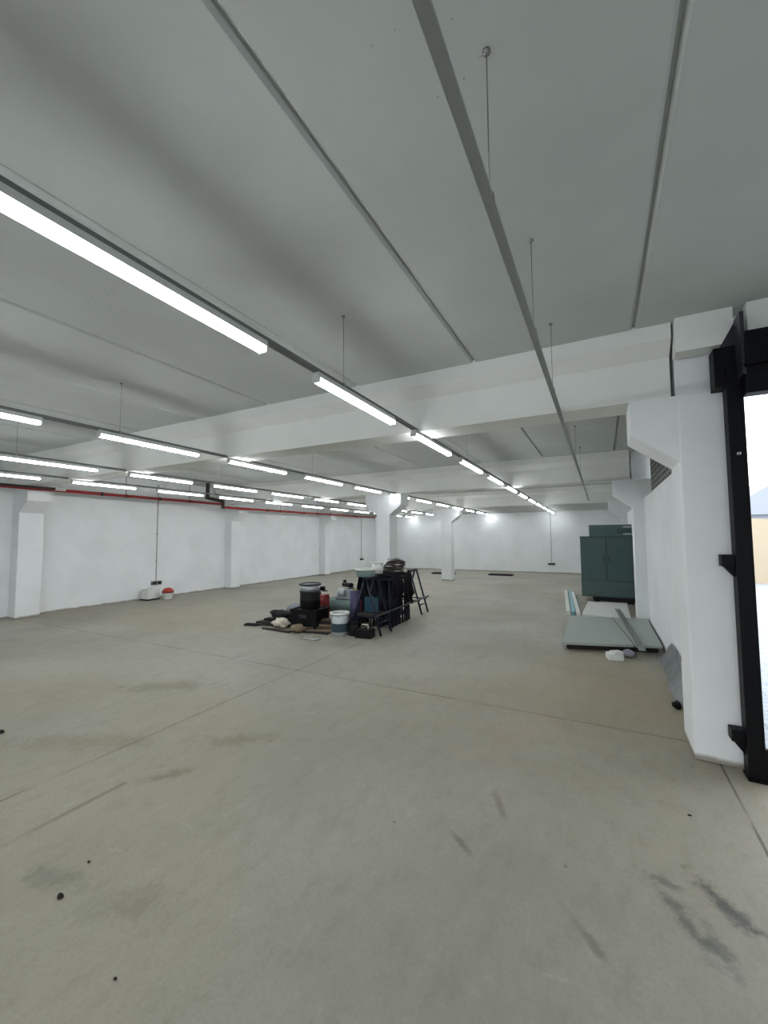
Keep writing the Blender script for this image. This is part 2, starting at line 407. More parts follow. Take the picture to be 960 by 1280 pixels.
# ------------------------------------------------------------------ gate
t = thing('gate_frame', 'black steel gate frame with header box beside the nearest white pillar', 'gate', (0, 0, 0))
b = new(); box(b, .83, XR, 3.22, 3.36, 2.55, 2.76, 0, .004); box(b, .83, XR, 3.26, 3.36, 2.38, 2.55, 0, .004); box(b, .82, XR, 3.25, 3.262, 2.545, 2.56)
obj('header', b, M['black'], t)
b = new(); box(b, .70, .815, 3.37, 3.5-.002, 2.47, 2.735, 0, .004)
obj('bearing_box', b, M['black'], t)
b = new(); box(b, .815, .835, 3.25, 3.40, 2.50, 2.90)
obj('edge_angle', b, M['gate_edge'], t)
b = new(); prism(b, [(.735, 2.735), (.815, 2.735), (.815, 2.885)], 'y', 3.385, 3.368)
obj('gusset', b, M['gate_edge'], t)
b = new(); box(b, .755, .842, 3.36, 3.46, 0, 2.60, 0, .005)
obj('post', b, M['black'], t)
for z in (1.30, .20):
    b = new(); box(b, .69, .78, 3.40, 3.485, z, z+.075, 0, .004); prism(b, [(.70, z), (.77, z), (.77, z-.09)], 'y', 3.41, 3.45)
    obj('bracket', b, M['black'], t)
b = new(); box(b, .75, .845, 3.345, 3.465, 0, .012); box(b, .835, .852, 3.36, 3.40, .012, .20); tube(b, [(.87, 3.38, .05), (.90, 3.38, .12), (.86, 3.38, .2)], .01, 6)
obj('foot_plate', b, M['black'], t)
b = new(); lathe(b, [(.008, 0), (.012, .004), (.012, .02), (.004, .03)], (0, 0, 0), 10); bmesh.ops.rotate(b, cent=(0, 0, 0), matrix=Matrix.Rotation(math.pi/2, 3, 'X'), verts=b.verts)
bmesh.ops.translate(b, vec=(.795, 3.36, 2.02), verts=b.verts)
o = obj('bolt', b, M['alu'], t); o['label'] = 'bright bolt head'

# ------------------------------------------------------------------ outside
b = new(); box(b, .95, 40, 3.5, 60, -.25, -.05); box(b, -30, 40, -40, YN, -.25, -.05)
struct('ground', b, M['paving'], 'pale paved yard outside the gate', 'ground')
b = new(); prism(b, [(3.0, -.05), (14, -.05), (14, 1.35), (4.4, 2.05), (3.0, 2.25)], 'y', 17.5, 18)
struct('wall_yard', b, M['cream'], 'cream boundary wall across the yard outside', 'wall')
t = thing('far_building', 'pale grey building beyond the cream yard wall', 'building', (0, 0, 0))
b = new(); box(b, 7, 24, 34, 42, -.05, 2.8); obj('wall', b, M['far_grey'], t)
b = new(); prism(b, [(6.6, 2.8), (24.4, 2.8), (15.5, 8.6)], 'y', 33.6, 42.4); obj('roof', b, M['far_grey'], t)

# ------------------------------------------------------------------ lamps on suspended tracks
ZT = 2.45
LAMP = 1.075; PITCHY = 1.506
def make_lamp(label):
    t = thing('tube_lamp', label, 'lamp', (0, 0, ZT))
    b = new(); prism(b, [(-.027, .016), (.027, .016), (.020, .050), (-.020, .050)], 'y', 0, LAMP); obj('housing', b, M['housing'], t)
    for s in (-1, 1):
        b = new(); tube(b, [(s*.0150, .012, 0), (s*.0150, LAMP-.012, 0)], .0125, 10); obj('tube', b, M['tube'], t)
    for y in (0, LAMP-.014):
        b = new(); box(b, -.029, .029, y, y+.014, -.015, .018, 0, .003); obj('end_cap', b, M['housing'], t)
    return t
def track(x, y0, y1, wires, label, name='light_track', mat='rail_dark'):
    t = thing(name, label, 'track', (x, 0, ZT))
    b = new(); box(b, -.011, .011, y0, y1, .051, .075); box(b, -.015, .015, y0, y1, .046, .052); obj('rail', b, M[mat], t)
    for y in wires:
        b = new(); tube(b, [(0, y, .075), (0, y, ZC-ZT-.01)], .0020, 6); w = obj('suspension_wire', b, M['wire'], t)
        b = new(); lathe(b, [(.013, 0), (.013, -.005), (.004, -.016)], (0, y, ZC-ZT), 12); obj('ceiling_hook', b, M['wire'], w)
        b = new(); box(b, -.014, .014, y-.010, y+.010, .058, .082, 0, .003); obj('clip', b, M['wire'], w)
    return t
BEAMS = (3.5, 8.35, 13.6, 17.6)
def free(y): return y < 13.4 and all(not (yb-.2 < y < yb+.6) for yb in BEAMS)
first = None
SK = .012   # the rows run a touch askew to the walls
rows = [(-1.47, .452, -1, 11, 'first lit row from the right', 0), (-4.02, .57, -1, 11, 'second lit row from the right', 1),
        (-6.12, .60, 0, 11, 'third lit row from the right', 2), (-7.72, .60, 0, 11, 'lit row nearest the left wall', 3)]
for x, ys, k0, k1, rn, ri in rows:
    vis = {0: 0, 1: 0, 2: 1, 3: 1}[ri]
    for k in range(k0, k1+1):
        if k < vis:
            lab = '%s lit lamp beyond the frame in the %s' % (ORD[vis-k-1], rn)
        else:
            lab = 'lit white twin-tube lamp, %s from the viewer in the %s' % (ORD[k-vis], rn)
        if first is None: first = make_lamp(lab); o = first
        else: o = copy_tree(first)
        o['label'] = lab; o['group'] = 'lamps of the '+rn
        o.location = (x-SK*PITCHY*k, ys+PITCHY*k, ZT); o.rotation_euler = (0, 0, SK)
    ws = [y for y in ([2.27+3.03*j for j in range(0, 6)]) if free(y)]
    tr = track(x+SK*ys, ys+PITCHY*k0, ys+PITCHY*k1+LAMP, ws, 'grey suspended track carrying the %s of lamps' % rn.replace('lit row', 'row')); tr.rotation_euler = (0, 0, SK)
track(-.262, -3.5, 12.9, [y for y in [.25, 1.20, 2.12, 3.05, 4.6, 6.1, 7.6, 9.4, 11, 12.5] if free(y)], 'bare grey track without lamps, hanging right of the lit rows', 'light_track', 'rail')

# ------------------------------------------------------------------ pipes and conduits
PX = -9.30
t = thing('sprinkler_pipe', 'red fire pipe running along the top of the left wall with a stepped offset', 'pipe', (PX, 0, 0))
b = new(); tube(b, [(0, -3, 2.455), (0, 8.00, 2.455)], .033, 10); tube(b, [(0, 8.12, 2.37), (0, 16.8, 2.43)], .033, 10); obj('main_run', b, M['red'], t)
b = new(); tube(b, [(0, 7.55, 2.60), (0, 7.55, 2.985)], .05, 10); tube(b, [(0, 7.50, 2.60), (0, 8.06, 2.53)], .045, 10); tube(b, [(0, 8.06, 2.57), (0, 8.06, 2.335)], .045, 10); obj('riser', b, M['dark_pipe'], t)
def pz(y): return 2.455 if y < 8 else 2.37+.06*(y-8.12)/8.68
for y in (4.9, 6.2, 9.8, 11.6, 13.2, 15.2):
    b = new(); lathe(b, [(.036, -.03), (.042, -.02), (.042, .02), (.036, .03)], (0, 0, 0), 12)
    bmesh.ops.rotate(b, cent=(0, 0, 0), matrix=Matrix.Rotation(math.pi/2, 3, 'X'), verts=b.verts); bmesh.ops.translate(b, vec=(0, y, pz(y)), verts=b.verts)
    obj('coupling', b, M['dark_pipe'], t)
for y in (2.0, 5.4, 7.0, 10.4, 12.4, 15.0):
    b = new(); tube(b, [(0, y, pz(y)+.03), (0, y, 2.985 if y < 13.5 else 2.53)], .006, 6); box(b, -.038, .038, y-.012, y+.012, pz(y)-.038, pz(y)+.038, 0, .004); obj('hanger', b, M['dark_pipe'], t)
t = thing('drain_pipe', 'dark grey pipe with a white end valve above the red pipe', 'pipe', (-9.12, 0, 2.46))
b = new(); tube(b, [(0, -3, .0), (0, 4.0, .0)], .022, 10); obj('run', b, M['dark_pipe'], t)
b = new(); tube(b, [(0, 3.98, .0), (0, 4.15, .0)], .030, 10); v = obj('valve', b, M['white_plastic'], t); v['label'] = 'white valve'
b = new(); tube(b, [(0, 4.08, .028), (0, 4.08, .06)], .008, 6); box(b, -.03, .03, 4.07, 4.09, .06, .07); obj('handle', b, M['white_plastic'], v)

def conduit(name, label, loc, nrm, ztop, zbox, side):
    t = thing(name, label, 'conduit', loc)
    b = new()
    if nrm == 'x': tube(b, [(.012, 0, zbox), (.012, 0, ztop)], .011, 8)
    else: tube(b, [(0, -.012, zbox), (0, -.012, ztop)], .011, 8)
    obj('pipe', b, M['grey_pipe'], t)
    b = new()
    if nrm == 'x': box(b, 0, .06, -.13, .13, zbox-.08, zbox+.01, 0, .006)
    else: box(b, -.14, .14, -.06, 0, zbox-.07, zbox+.02, 0, .006)
    bx = obj('socket_box', b, M['box_grey'], t)
    for s in (-.065, .065):
        b = new()
        if nrm == 'x': box(b, .06, .066, s-.03, s+.03, zbox-.06, zbox-.005)
        else: box(b, s-.03, s+.03, -.066, -.06, zbox-.055, zbox+.005)
        obj('outlet', b, M['blackplastic'], bx)
    for z in (zbox+.5, zbox+1.2, ztop-.3):
        b = new()
        if nrm == 'x': box(b, 0, .028, -.02, .02, z, z+.02)
        else: box(b, -.02, .02, -.028, 0, z, z+.02)
        obj('clip', b, M['grey_pipe'], t)
conduit('wall_conduit', 'thin grey conduit down the left wall to a socket box above the red-lidded bucket', (XL, 6.68, 0), 'x', 2.9, .42, 0)
conduit('wall_conduit', 'thin conduit on the back wall with a low socket box left of the teal cabinets', (-1.82, YB, 0), 'y', 2.49, .40, 0)
conduit('wall_conduit', 'thin conduit on the far left wall seen above the blue trestles', (XL, 16.9, 0), 'x', 2.53, .52, 0)

# ------------------------------------------------------------------ teal cabinets
t = thing('steel_cabinet', 'big dark teal steel cabinet standing by the second right pillar', 'cabinet', (.10, 10.6, 0), 0)
b = new(); box(b, -.53, .53, 0, .72, .13, 1.49, 0, .01); obj('body', b, M['teal'], t)
for s in (-1, 1):
    b = new(); x0 = -.515 if s < 0 else .008
    box(b, x0, x0+.507, -.02, 0, .50, 1.465, 0, .006); d = obj('door', b, M['teal'], t)
    for j in range(3):
        b = new(); box(b, x0+.10, x0+.40, -.026, -.019, 1.30+.035*j, 1.312+.035*j); obj('louvre', b, M['teal_low'], d)
    b = new(); tube(b, [(s*.05, -.02, .92), (s*.05, -.05, .93), (s*.05, -.05, 1.05), (s*.05, -.02, 1.06)], .008, 8)
    obj('handle', b, M['blackplastic'], d)
b = new(); box(b, -.515, .515, -.016, 0, .15, .485, 0, .006); obj('lower_panel', b, M['teal_low'], t)
b = new(); box(b, -.54, .54, -.03, .73, 1.475, 1.50, 0, .006); obj('top_rim', b, M['teal_low'], t)
for sx_ in (-.22, .44):
    for sy in (.06, .62):
        b = new(); box(b, sx_-.06, sx_+.06, sy-.05, sy+.05, 0, .13, 0, .01); obj('foot', b, M['blackplastic'], t)
b = new(); box(b, -.30, .52, .0, .06, .05, .13, 0, .005); obj('skid', b, M['blackplastic'], t)
t = thing('steel_cabinet', 'taller lighter teal cabinet standing behind the dark teal one', 'cabinet', (.20, 11.5, 0), 0)
b = new(); box(b, -.46, .46, 0, .6, .1, 1.78, 0, .01); obj('body', b, M['teal_light'], t)
b = new(); box(b, -.40, .40, -.015, 0, .2, 1.70, 0, .006); d = obj('door', b, M['teal_light'], t)
b = new(); tube(b, [(-.34, -.015, .95), (-.34, -.045, .96), (-.34, -.045, 1.1), (-.34, -.015, 1.11)], .008, 8); obj('handle', b, M['blackplastic'], d)
b = new(); box(b, .15, .45, -.02, -.0155, 1.56, 1.68); obj('dark_panel', b, M['teal'], d)
for z in (1.54, 1.71):
    b = new(); box(b, .28, .45, -.024, -.0205, z, z+.025); s = obj('tape_strip', b, M['white_plastic'], d); s['label'] = 'white tape strip'
for sx_ in (-.4, .4):
    for sy in (.06, .54):
        b = new(); box(b, sx_-.04, sx_+.04, sy-.04, sy+.04, 0, .1); obj('foot', b, M['blackplastic'], t)

# ------------------------------------------------------------------ boards on the floor at the right
def slab(name, quad, z0, z1, mat, label, cat, group=None):
    t = new(); A = [t.verts.new((x, y, z0)) for x, y in quad]; B = [t.verts.new((x, y, z1)) for x, y in quad]
    fs = [t.faces.new(A[::-1]), t.faces.new(B)]
    for i in range(4): fs.append(t.faces.new((A[i], A[(i+1) % 4], B[(i+1) % 4], B[i])))
    bmesh.ops.recalc_face_normals(t, faces=fs)
    return tag(obj(name, t, mat), label, cat, group)
def lerp(a, c, f): return (a[0]+(c[0]-a[0])*f, a[1]+(c[1]-a[1])*f)
qA, qB, qC, qD = (-.50, 6.01), (.645, 6.34), (.645, 8.32), (-.53, 8.04)
s0, s1 = lerp(qA, qB, .72), lerp(qD, qC, .55)
s0b, s1b = lerp(qA, qB, .735), lerp(qD, qC, .565)
slab('grey_board', [qA, s0, s1, qD], .075, .105, M['board'], 'larger grey board lying on battens in front of the teal cabinet', 'board', 'grey boards on the floor')
slab('grey_board', [s0b, qB, qC, s1b], .075, .105, M['board'], 'narrower grey board lying on battens against the right wall', 'board', 'grey boards on the floor')
for i, (a, c) in enumerate([(lerp(qA, qD, .06), lerp(qB, qC, .06)), (lerp(qA, qD, .5), lerp(qB, qC, .5)), (lerp(qA, qD, .93), lerp(qB, qC, .93))]):
    mx, my = (a[0]+c[0])/2, (a[1]+c[1])/2; L = math.hypot(c[0]-a[0], c[1]-a[1])-.1
    b = new(); box(b, -L/2, L/2, -.035, .035, 0, .075, 0, .004); o = tag(obj('wooden_batten', b, M['wood_dark'], None, (mx, my, 0)), 'dark wooden batten under the %s of the grey boards' % ['front edge', 'middle', 'far edge'][i], 'batten', 'battens under the boards')
    o.rotation_euler = (0, 0, math.atan2(c[1]-a[1], c[0]-a[0]))
# steel profile lying over the gap
b = new(); 
p0, p1 = Vector((.40, 5.96, .107)), Vector((.23, 9.1, .107)); d = (p1-p0); L = d.length
prism(b, [(-.035, 0), (.035, 0), (.035, .03), (.029, .03), (.029, .006), (-.029, .006), (-.029, .03), (-.035, .03)], 'y', 0, L)
o = tag(obj('metal_profile', b, M['alu'], None, p0), 'thin grey metal channel lying across the gap between the grey boards', 'profile'); o.rotation_euler = (0, 0, -math.atan2(d.x, d.y))
slab('wrapped_sheet', [(-.36, 8.55), (.42, 8.42), (.45, 10.4), (-.30, 10.3)], 0, .06, M['white_plastic'], 'pale plastic-wrapped sheet on the floor before the teal cabinet', 'sheet')
for i, (x0, y0, x1, y1, mt, lb) in enumerate([(-.60, 8.75, -.88, 12.2, 'white_plastic', 'white strip pack on the floor, leftmost beside the teal cabinet'), (-.51, 8.7, -.79, 12.2, 'cyan_film', 'cyan strip pack on the floor between two white ones'), (-.42, 8.65, -.70, 11.9, 'white_plastic', 'white strip pack on the floor, closest to the teal cabinet')]):
    b = new(); L = math.hypot(x1-x0, y1-y0)
    for j in range(3): box(b, -.036, .036, .02*j, L-.03*j, .022*j, .022*j+.02, 0, .003)
    o = tag(obj('strip_pack', b, M[mt], None, (x0, y0, 0)), lb, 'strips', 'packs of strips beside the cabinet'); o.rotation_euler = (0, 0, -math.atan2(x1-x0, y1-y0))
# odds and ends in front of the boards
b = new(); rbox(b, (0, 0, .035), (.17, .16, .07), .2, bev=.01); rbox(b, (.02, .0, .085), (.12, .10, .03), .6, bev=.008)
tag(obj('white_block', b, M['white_plastic'], None, (.10, 5.86, 0)), 'small white block on the floor in front of the grey boards', 'block')
b = new(); lump(b, (0, 0, 0), (.16, .12, .09), 5, .35)
tag(obj('grey_scrap', b, M['grey_rag'], None, (.26, 6.02, 0)), 'crumpled grey scrap on the floor right of the white block', 'scrap')
# folded plastic sheet against the right wall
rn = random.Random(3)
def film_fn(u, v):
    y = 4.45+1.75*u; h = .26*min(1, (1-abs(2*u-1)**3)+.1)+.02
    return (.668-.13*(1-v)**1.6*(.85+.15*math.sin(7*u))-.006*math.sin(23*u+5*v), y+.02*math.sin(5*v), .008+h*v+.006*math.sin(13*u)*v)
b = new(); sheet(b, film_fn, 40, 10, .005)
t = obj('plastic_sheet', b, M['film']); tag(t, 'crumpled translucent plastic sheet leaning at the foot of the right wall', 'plastic sheet')
b = new(); lump(b, (.535, 4.42, 0), (.07, .09, .08), 8, .3); tag(obj('black_clod', b, M['blackplastic']), 'small black lump at the near end of the plastic sheet', 'lump')

# ------------------------------------------------------------------ left wall bits
t = thing('white_carton', 'white carton on the floor against the left wall left of the bucket', 'carton', (-9.93, 6.44, 0), .1)
b = new(); box(b, -.12, .12, -.16, .16, 0, .27, 0, .008); obj('body', b, M['white_plastic'], t)
b = new(); box(b, -.125, .125, -.165, .165, 0, .035, 0, .004); o = obj('base', b, M['charcoal'], t); o['label'] = 'dark base edge'
b = new(); box(b, -.10, .10, -.14, -.01, .27, .276); obj('flap', b, M['white_plastic'], t)
t = thing('paint_bucket', 'white bucket with a red rim on the floor by the left wall', 'bucket', (-9.66, 6.72, 0))
b = new(); lathe(b, [(.10, 0), (.105, .005), (.125, .16), (.13, .17)], seg=20); obj('pail', b, M['white_plastic'], t)
b = new(); lathe(b, [(.137, .155), (.137, .195), (.13, .20)], seg=20); o = obj('rim_band', b, M['red_plastic'], t); o['label'] = 'dark red rim band'
b = new(); lathe(b, [(.128, .198), (.11, .24), (.06, .27), (.01, .28)], seg=20); o = obj('lid', b, M['orange_red'], t); o['label'] = 'orange-red domed lid'
for i, (x, y, L) in enumerate([(-3.5, 16.5, .9), (-5.75, 16.2, .9)]):
    t = thing('floor_grate', ['dark flat drain grate on the floor before the back wall, right of the slim pillar', 'dark flat drain grate on the floor before the back wall, left of the slim pillar'][i], 'grate', (x, y, 0), 0, 'floor grates by the back wall')
    b = new(); box(b, -L/2, L/2, -.22, -.19, 0, .05); box(b, -L/2, L/2, .19, .22, 0, .05); box(b, -L/2, -L/2+.03, -.19, .19, 0, .05); box(b, L/2-.03, L/2, -.19, .19, 0, .05); obj('rim', b, M['blackplastic'], t)
    b = new()
    for j in range(14): xx = -L/2+.06+j*(L-.12)/13; box(b, xx-.012, xx+.012, -.19, .19, .01, .045)
    obj('bars', b, M['blackplastic'], t)

# ------------------------------------------------------------------ trestles and junk in the middle
def open_trestle(label, loc, rz, L=.42, H=.86, W=.26):
    t = thing('trestle', label, 'trestle', loc, rz, 'blue steel trestles')
    b = new(); box(b, -.03, .03, -L/2, L/2, H-.05, H, 0, .004); obj('top_rail', b, M['navy'], t)
    for sy in (-1, 1):
        y = sy*(L/2-.03)
        for s in (-1, 1):
            b = new(); tube(b, [(s*W, y, 0), (s*.02, y, H-.03)], .018, 6); obj('leg', b, M['navy'], t)
        b = new(); z = .27; x = W-(W-.02)*z/(H-.03); tube(b, [(-x-.05, y, z), (x+.05, y, z)], .013, 6); obj('crossbar', b, M['navy'], t)
    for s in (-1, 1):
        b = new(); z = .18; x = s*(W-(W-.02)*z/(H-.03)); tube(b, [(x, -L/2+.03, z), (x, L/2-.03, z)], .012, 6); obj('stretcher', b, M['navy'], t)
    return t
def folded_trestle(label, loc, rz, H=.84, W=.24):
    t = thing('trestle', label, 'trestle', loc, rz, 'blue steel trestles')
    for sy, n in ((-1, 'front_frame'), (1, 'rear_frame')):
        b = new()
        for s in (-1, -.33, .33, 1): tube(b, [(s*W*1.06, sy*.045, 0), (s*W, sy*.012, H-.02)], .017, 6)
        for z in (.14, .42): tube(b, [(-W*1.04, sy*(.045-.033*z/H), z), (W*1.04, sy*(.045-.033*z/H), z)], .013, 6)
        obj(n, b, M['navy'], t)
    b = new(); box(b, -W-.03, W+.03, -.03, .03, H-.045, H, 0, .004); obj('top_rail', b, M['navy'], t)
    return t
open_trestle('open blue trestle at the near end of the row, by the black block', (-3.29, 5.80, 0), .02, .42, .88, .27)
open_trestle('open blue trestle at the far right end of the row', (-3.39, 7.68, 0), .02, .40, .86, .26)
for i in range(6):
    folded_trestle('folded blue trestle, %s behind the near open one in the row' % ORD[i], (-3.40-.01*i+random.uniform(-.015, .015), 6.20+.155*i, 0), random.uniform(-.12, .12), .82+random.uniform(-.03, .02), .27)
# dark work cloths hung over the row
def drape(label, y0, y1, xoff, H, drop, mat, seed):
    rnd = random.Random(seed); ph = rnd.uniform(0, 6); xoff -= .05
    def fn(u, v):
        y = y0+(y1-y0)*u; s = (v-.5)*2
        a = abs(s); flat = .34
        x = (a/flat*.31 if a < flat else .31+.05*(a-flat)/(1-flat))*(1 if s >= 0 else -1)
        z = H if a < flat else H-drop*(a-flat)/(1-flat)*(1+.18*math.sin(9*u+ph+2*s))
        x += .025*math.sin(23*u+ph+4*s)*(a > flat)*(a-flat)*1.5
        return (-3.34+xoff+x-.03*(y-5.9), y, z+.012*math.sin(11*u+ph)*math.cos(3*s))
    b = new(); sheet(b, fn, 26, 30, .008)
    return tag(obj('work_cloth', b, M[mat]), label, 'cloth', 'dark cloths over the trestles')
drape('dark navy work cloth hung over the near half of the trestle row', 6.12, 6.56, 0, .865, .40, 'navy_cloth', 1)
drape('charcoal work cloth hung over the far half of the trestle row', 6.62, 6.98, 0, .865, .46, 'charcoal', 2)
# long steel bar lying along the trestle feet
b = new(); tube(b, [(-3.058, 5.52, .304), (-3.163, 7.95, .304)], .020, 8)
tag(obj('steel_bar', b, M['gate_edge'], None), 'long dark bar resting on trestle crossbars along the right side of the row', 'bar')
# on top of the trestles
def pail(name, label, loc, r, h, mat, rimmat, band=None, group=None, handle=True):
    t = thing(name, label, 'bucket', loc, 0, group)
    b = new(); lathe(b, [(r*.82, 0), (r*.85, .006), (r*.97, h-.02), (r*.93, h-.02), (r*.80, .012)], seg=20, close=False); bmesh.ops.holes_fill(b, edges=b.edges[:]); obj('pail', b, M[mat], t)
    b = new(); lathe(b, [(r*.96, h-.03), (r*1.04, h-.028), (r*1.04, h), (r*.95, h), (r*.95, h-.03)], seg=20, close=False); obj('rim', b, M[rimmat], t)
    if band:
        b = new(); k0, k1 = .18, .55
        R = lambda k: r*(.85+.12*k)+.003
        lathe(b, [(R(k0), h*k0), (R(k1), h*k1)], seg=20, close=False); o = obj('label_band', b, M[band], t); o['label'] = 'dark band'
    if handle:
        b = new(); tube(b, [(r*1.05*math.cos(a), -.02-.35*r*math.sin(a), h-.03+.0*a-.3*h*math.sin(a)) for a in [math.pi*j/12 for j in range(13)]], .004, 6); obj('handle', b, M['wire'], t)
    return t
pail('bucket', 'pale green bucket on top of the near end of the trestles', (-3.36, 5.76, .88), .17, .13, 'machine', 'white_plastic')
pail('bucket', 'white bucket on the navy cloth over the trestles', (-3.43, 6.28, .885), .11, .20, 'white_plastic', 'white_plastic')
t = thing('hose_coil', 'grey hose coil heaped on the charcoal cloth over the trestles', 'hose', (-3.38, 6.75, .882))
b = new()
for k in range(5):
    tube(b, [(.20*math.cos(a)*(1-.06*k)+.02*k, .19*math.sin(a)*(1-.05*k), .02+.042*k+.015*math.sin(2*a+k)) for a in [2*math.pi*j/24 for j in range(25)]], .017, 7, cap=False)
obj('hose', b, M['dark_pipe'], t)
b = new(); tube(b, [(.19, 0, .03), (.24, .05, .12), (.20, .1, .2), (.05, .12, .24), (-.12, .05, .22)], .014, 7); o = obj('hose_end', b, M['grey_pipe'], t); o['label'] = 'pale grey hose end'
# below and in front of the trestles
b = new(); box(b, -.15, .15, -.21, .21, 0, .028, 0, .003); tag(obj('shelf_board', b, M['wood_dark'], None, (-3.28, 5.80, .2845)), 'dark board laid across the crossbars of the near trestle', 'board')
t = thing('tool_case', 'teal plastic tool case on the shelf board of the near trestle', 'case', (-3.28, 5.80, .314), 1.4)
b = new(); box(b, -.05, .05, -.11, .11, .0, .24, 0, .012); obj('case_body', b, M['teal_plastic'], t)
b = new(); tube(b, [(0, -.06, .24), (0, -.06, .28), (0, .06, .28), (0, .06, .24)], .009, 6); obj('handle', b, M['blackplastic'], t)
b = new(); box(b, .05, .056, -.09, -.05, .15, .2); box(b, .05, .056, .05, .09, .15, .2); obj('latch', b, M['blackplastic'], t)
t = thing('black_block', 'black block with a strap on the floor before the near trestle', 'block', (-3.20, 5.46, 0), .1)
b = new(); box(b, -.13, .13, -.09, .09, 0, .13, 0, .012); obj('body', b, M['blackplastic'], t)
b = new(); tube(b, [(-.05, 0, .13), (-.05, 0, .19), (.05, 0, .19), (.05, 0, .13)], .01, 6); o = obj('strap', b, M['rag'], t); o['label'] = 'pale strap'
t = thing('canister', 'dark red canister on the floor left of the near trestle', 'canister', (-3.86, 6.42, 0))
b = new(); lathe(b, [(.10, 0), (.105, .01), (.105, .42), (.08, .46), (.03, .48), (.03, .52)], seg=18); obj('body', b, M['red_plastic'], t)
b = new(); lathe(b, [(.036, .515), (.036, .55)], seg=12); obj('cap', b, M['blackplastic'], t)
t = thing('violet_roll', 'dull violet roll of foil standing beside the near trestle', 'roll', (-3.68, 5.95, 0))
M['violet'] = simple('dull_violet_foil', (60, 60, 88), .5, 0, .15); M['tan'] = simple('tan_cardboard', (150, 128, 96), .85, 0, .12)
b = new(); lathe(b, [(.09, 0), (.09, .62), (.04, .62), (.04, .5)], seg=18); obj('roll', b, M['violet'], t)
b = new(); lathe(b, [(.042, .60), (.042, .64), (.034, .64), (.034, .60)], seg=14, close=False); obj('core', b, M['tan'], t)
pail('bucket', 'scuffed tin bucket with a dark band at the front of the junk pile', (-3.63, 5.42, 0), .145, .35, 'tin', 'white_plastic', 'dark_blue')
pail('bucket', 'small black bucket right of the tin bucket', (-3.44, 5.50, 0), .075, .20, 'blackplastic', 'blackplastic')
# the heap of boards
rb = random.Random(11)
k = 0
def plank(label, c, L, w, th, rz, mat, ry=0, rx=0):
    b = new(); box(b, -L/2, L/2, -w/2, w/2, -th/2, th/2, 0, .004)
    # nail holes and a split end
    o = tag(obj('plank', b, M[mat], None, c), label, 'plank', 'planks heaped on the floor'); o.rotation_euler = (rx, ry, rz); return o
PL = [((-4.75, 5.62, .016), 1.45, .20, .032, .02, 'wood_dark', 'wide dark plank at the bottom left of the heap'),
      ((-4.70, 5.95, .016), 1.5, .20, .032, -.04, 'wood', 'brown plank lying behind the white rag'),
      ((-3.98, 5.46, .016), .55, .12, .032, .38, 'wood_pale', 'pale short plank on the floor left of the tin bucket'),
      ((-4.02, 5.66, .016), .62, .12, .032, .34, 'wood_dark', 'dark short plank beside the pale one at the tin bucket'),
      ((-4.00, 5.56, .049), .60, .10, .032, .40, 'wood', 'brown short plank on the two planks left of the tin bucket'),
      ((-4.02, 5.60, .082), .56, .11, .032, .30, 'wood_pale', 'pale short plank, second layer left of the tin bucket'),
      ((-3.98, 5.66, .115), .60, .12, .032, .36, 'wood_dark', 'dark short plank, third layer left of the tin bucket'),
      ((-4.0, 5.70, .148), .55, .13, .032, .28, 'wood', 'brown short plank on top of the stack left of the tin bucket'),
      ((-4.95, 5.78, .049), .95, .14, .032, .14, 'wood_dark', 'dark plank crossing the lowest ones left of the black crate'),
      ((-4.78, 5.98, .082), .8, .14, .032, -.10, 'wood', 'brown plank on top of the left side of the heap'),
      ((-4.98, 5.66, .082), .62, .10, .032, .22, 'wood_dark', 'short dark plank above the white rag')]
for c, L, w, th, rz, mt, lb in PL: plank(lb, c, L, w, th, rz, mt)
b = new(); tube(b, [(-5.48, 5.24, .014), (-5.2, 5.42, .02), (-4.95, 5.46, .02)], .014, 7); lump(b, (-5.36, 5.32, 0), (.26, .09, .04), 9, .3)
tag(obj('dark_strap', b, M['charcoal']), 'dark strap trailing from the left end of the junk pile', 'strap')
b = new(); lump(b, (0, 0, 0), (.34, .24, .16), 21, .42, 4); tag(obj('white_rag', b, M['rag'], None, (-4.78, 5.40, 0)), 'crumpled off-white rag at the front of the junk pile', 'rag')
b = new(); lump(b, (0, 0, 0), (.26, .2, .12), 22, .3); tag(obj('tan_rag', b, M['wood_pale'], None, (-4.33, 5.28, 0)), 'small tan rag in front of the black crate', 'rag')
b = new(); lump(b, (0, 0, 0), (.30, .26, .26), 23, .25); tag(obj('grey_sack', b, M['grey_rag'], None, (-5.2, 6.2, 0)), 'grey-blue sack behind the planks left of the black drum', 'sack')
b = new(); lump(b, (0, 0, 0), (.5, .22, .16), 24, .35); tag(obj('dark_bag', b, M['charcoal'], None, (-5.12, 5.74, .0662)), 'dark rumpled bag on the planks at the left of the heap', 'bag')
# black crate and the drum on it
t = thing('black_crate', 'black plastic crate under the black drum', 'crate', (-4.36, 5.62, 0), .1)
b = new(); box(b, -.24, .24, -.20, -.18, 0, .33, 0, .004); box(b, -.24, .24, .18, .20, 0, .33, 0, .004); box(b, -.24, -.22, -.18, .18, 0, .33); box(b, .22, .24, -.18, .18, 0, .33); box(b, -.22, .22, -.18, .18, 0, .02); box(b, -.22, .22, -.18, .18, .29, .31); obj('body', b, M['blackplastic'], t)
b = new(); box(b, -.255, .255, -.215, -.195, .29, .335); box(b, -.255, .255, .195, .215, .29, .335); box(b, -.255, -.235, -.195, .195, .29, .335); box(b, .235, .255, -.195, .195, .29, .335); obj('rim', b, M['blackplastic'], t)
b = new(); box(b, -.07, .07, -.222, -.216, .2, .25); obj('handle', b, M['gate_edge'], t)
t = thing('black_drum', 'black drum standing on the black crate', 'drum', (-4.36, 5.62, .3355))
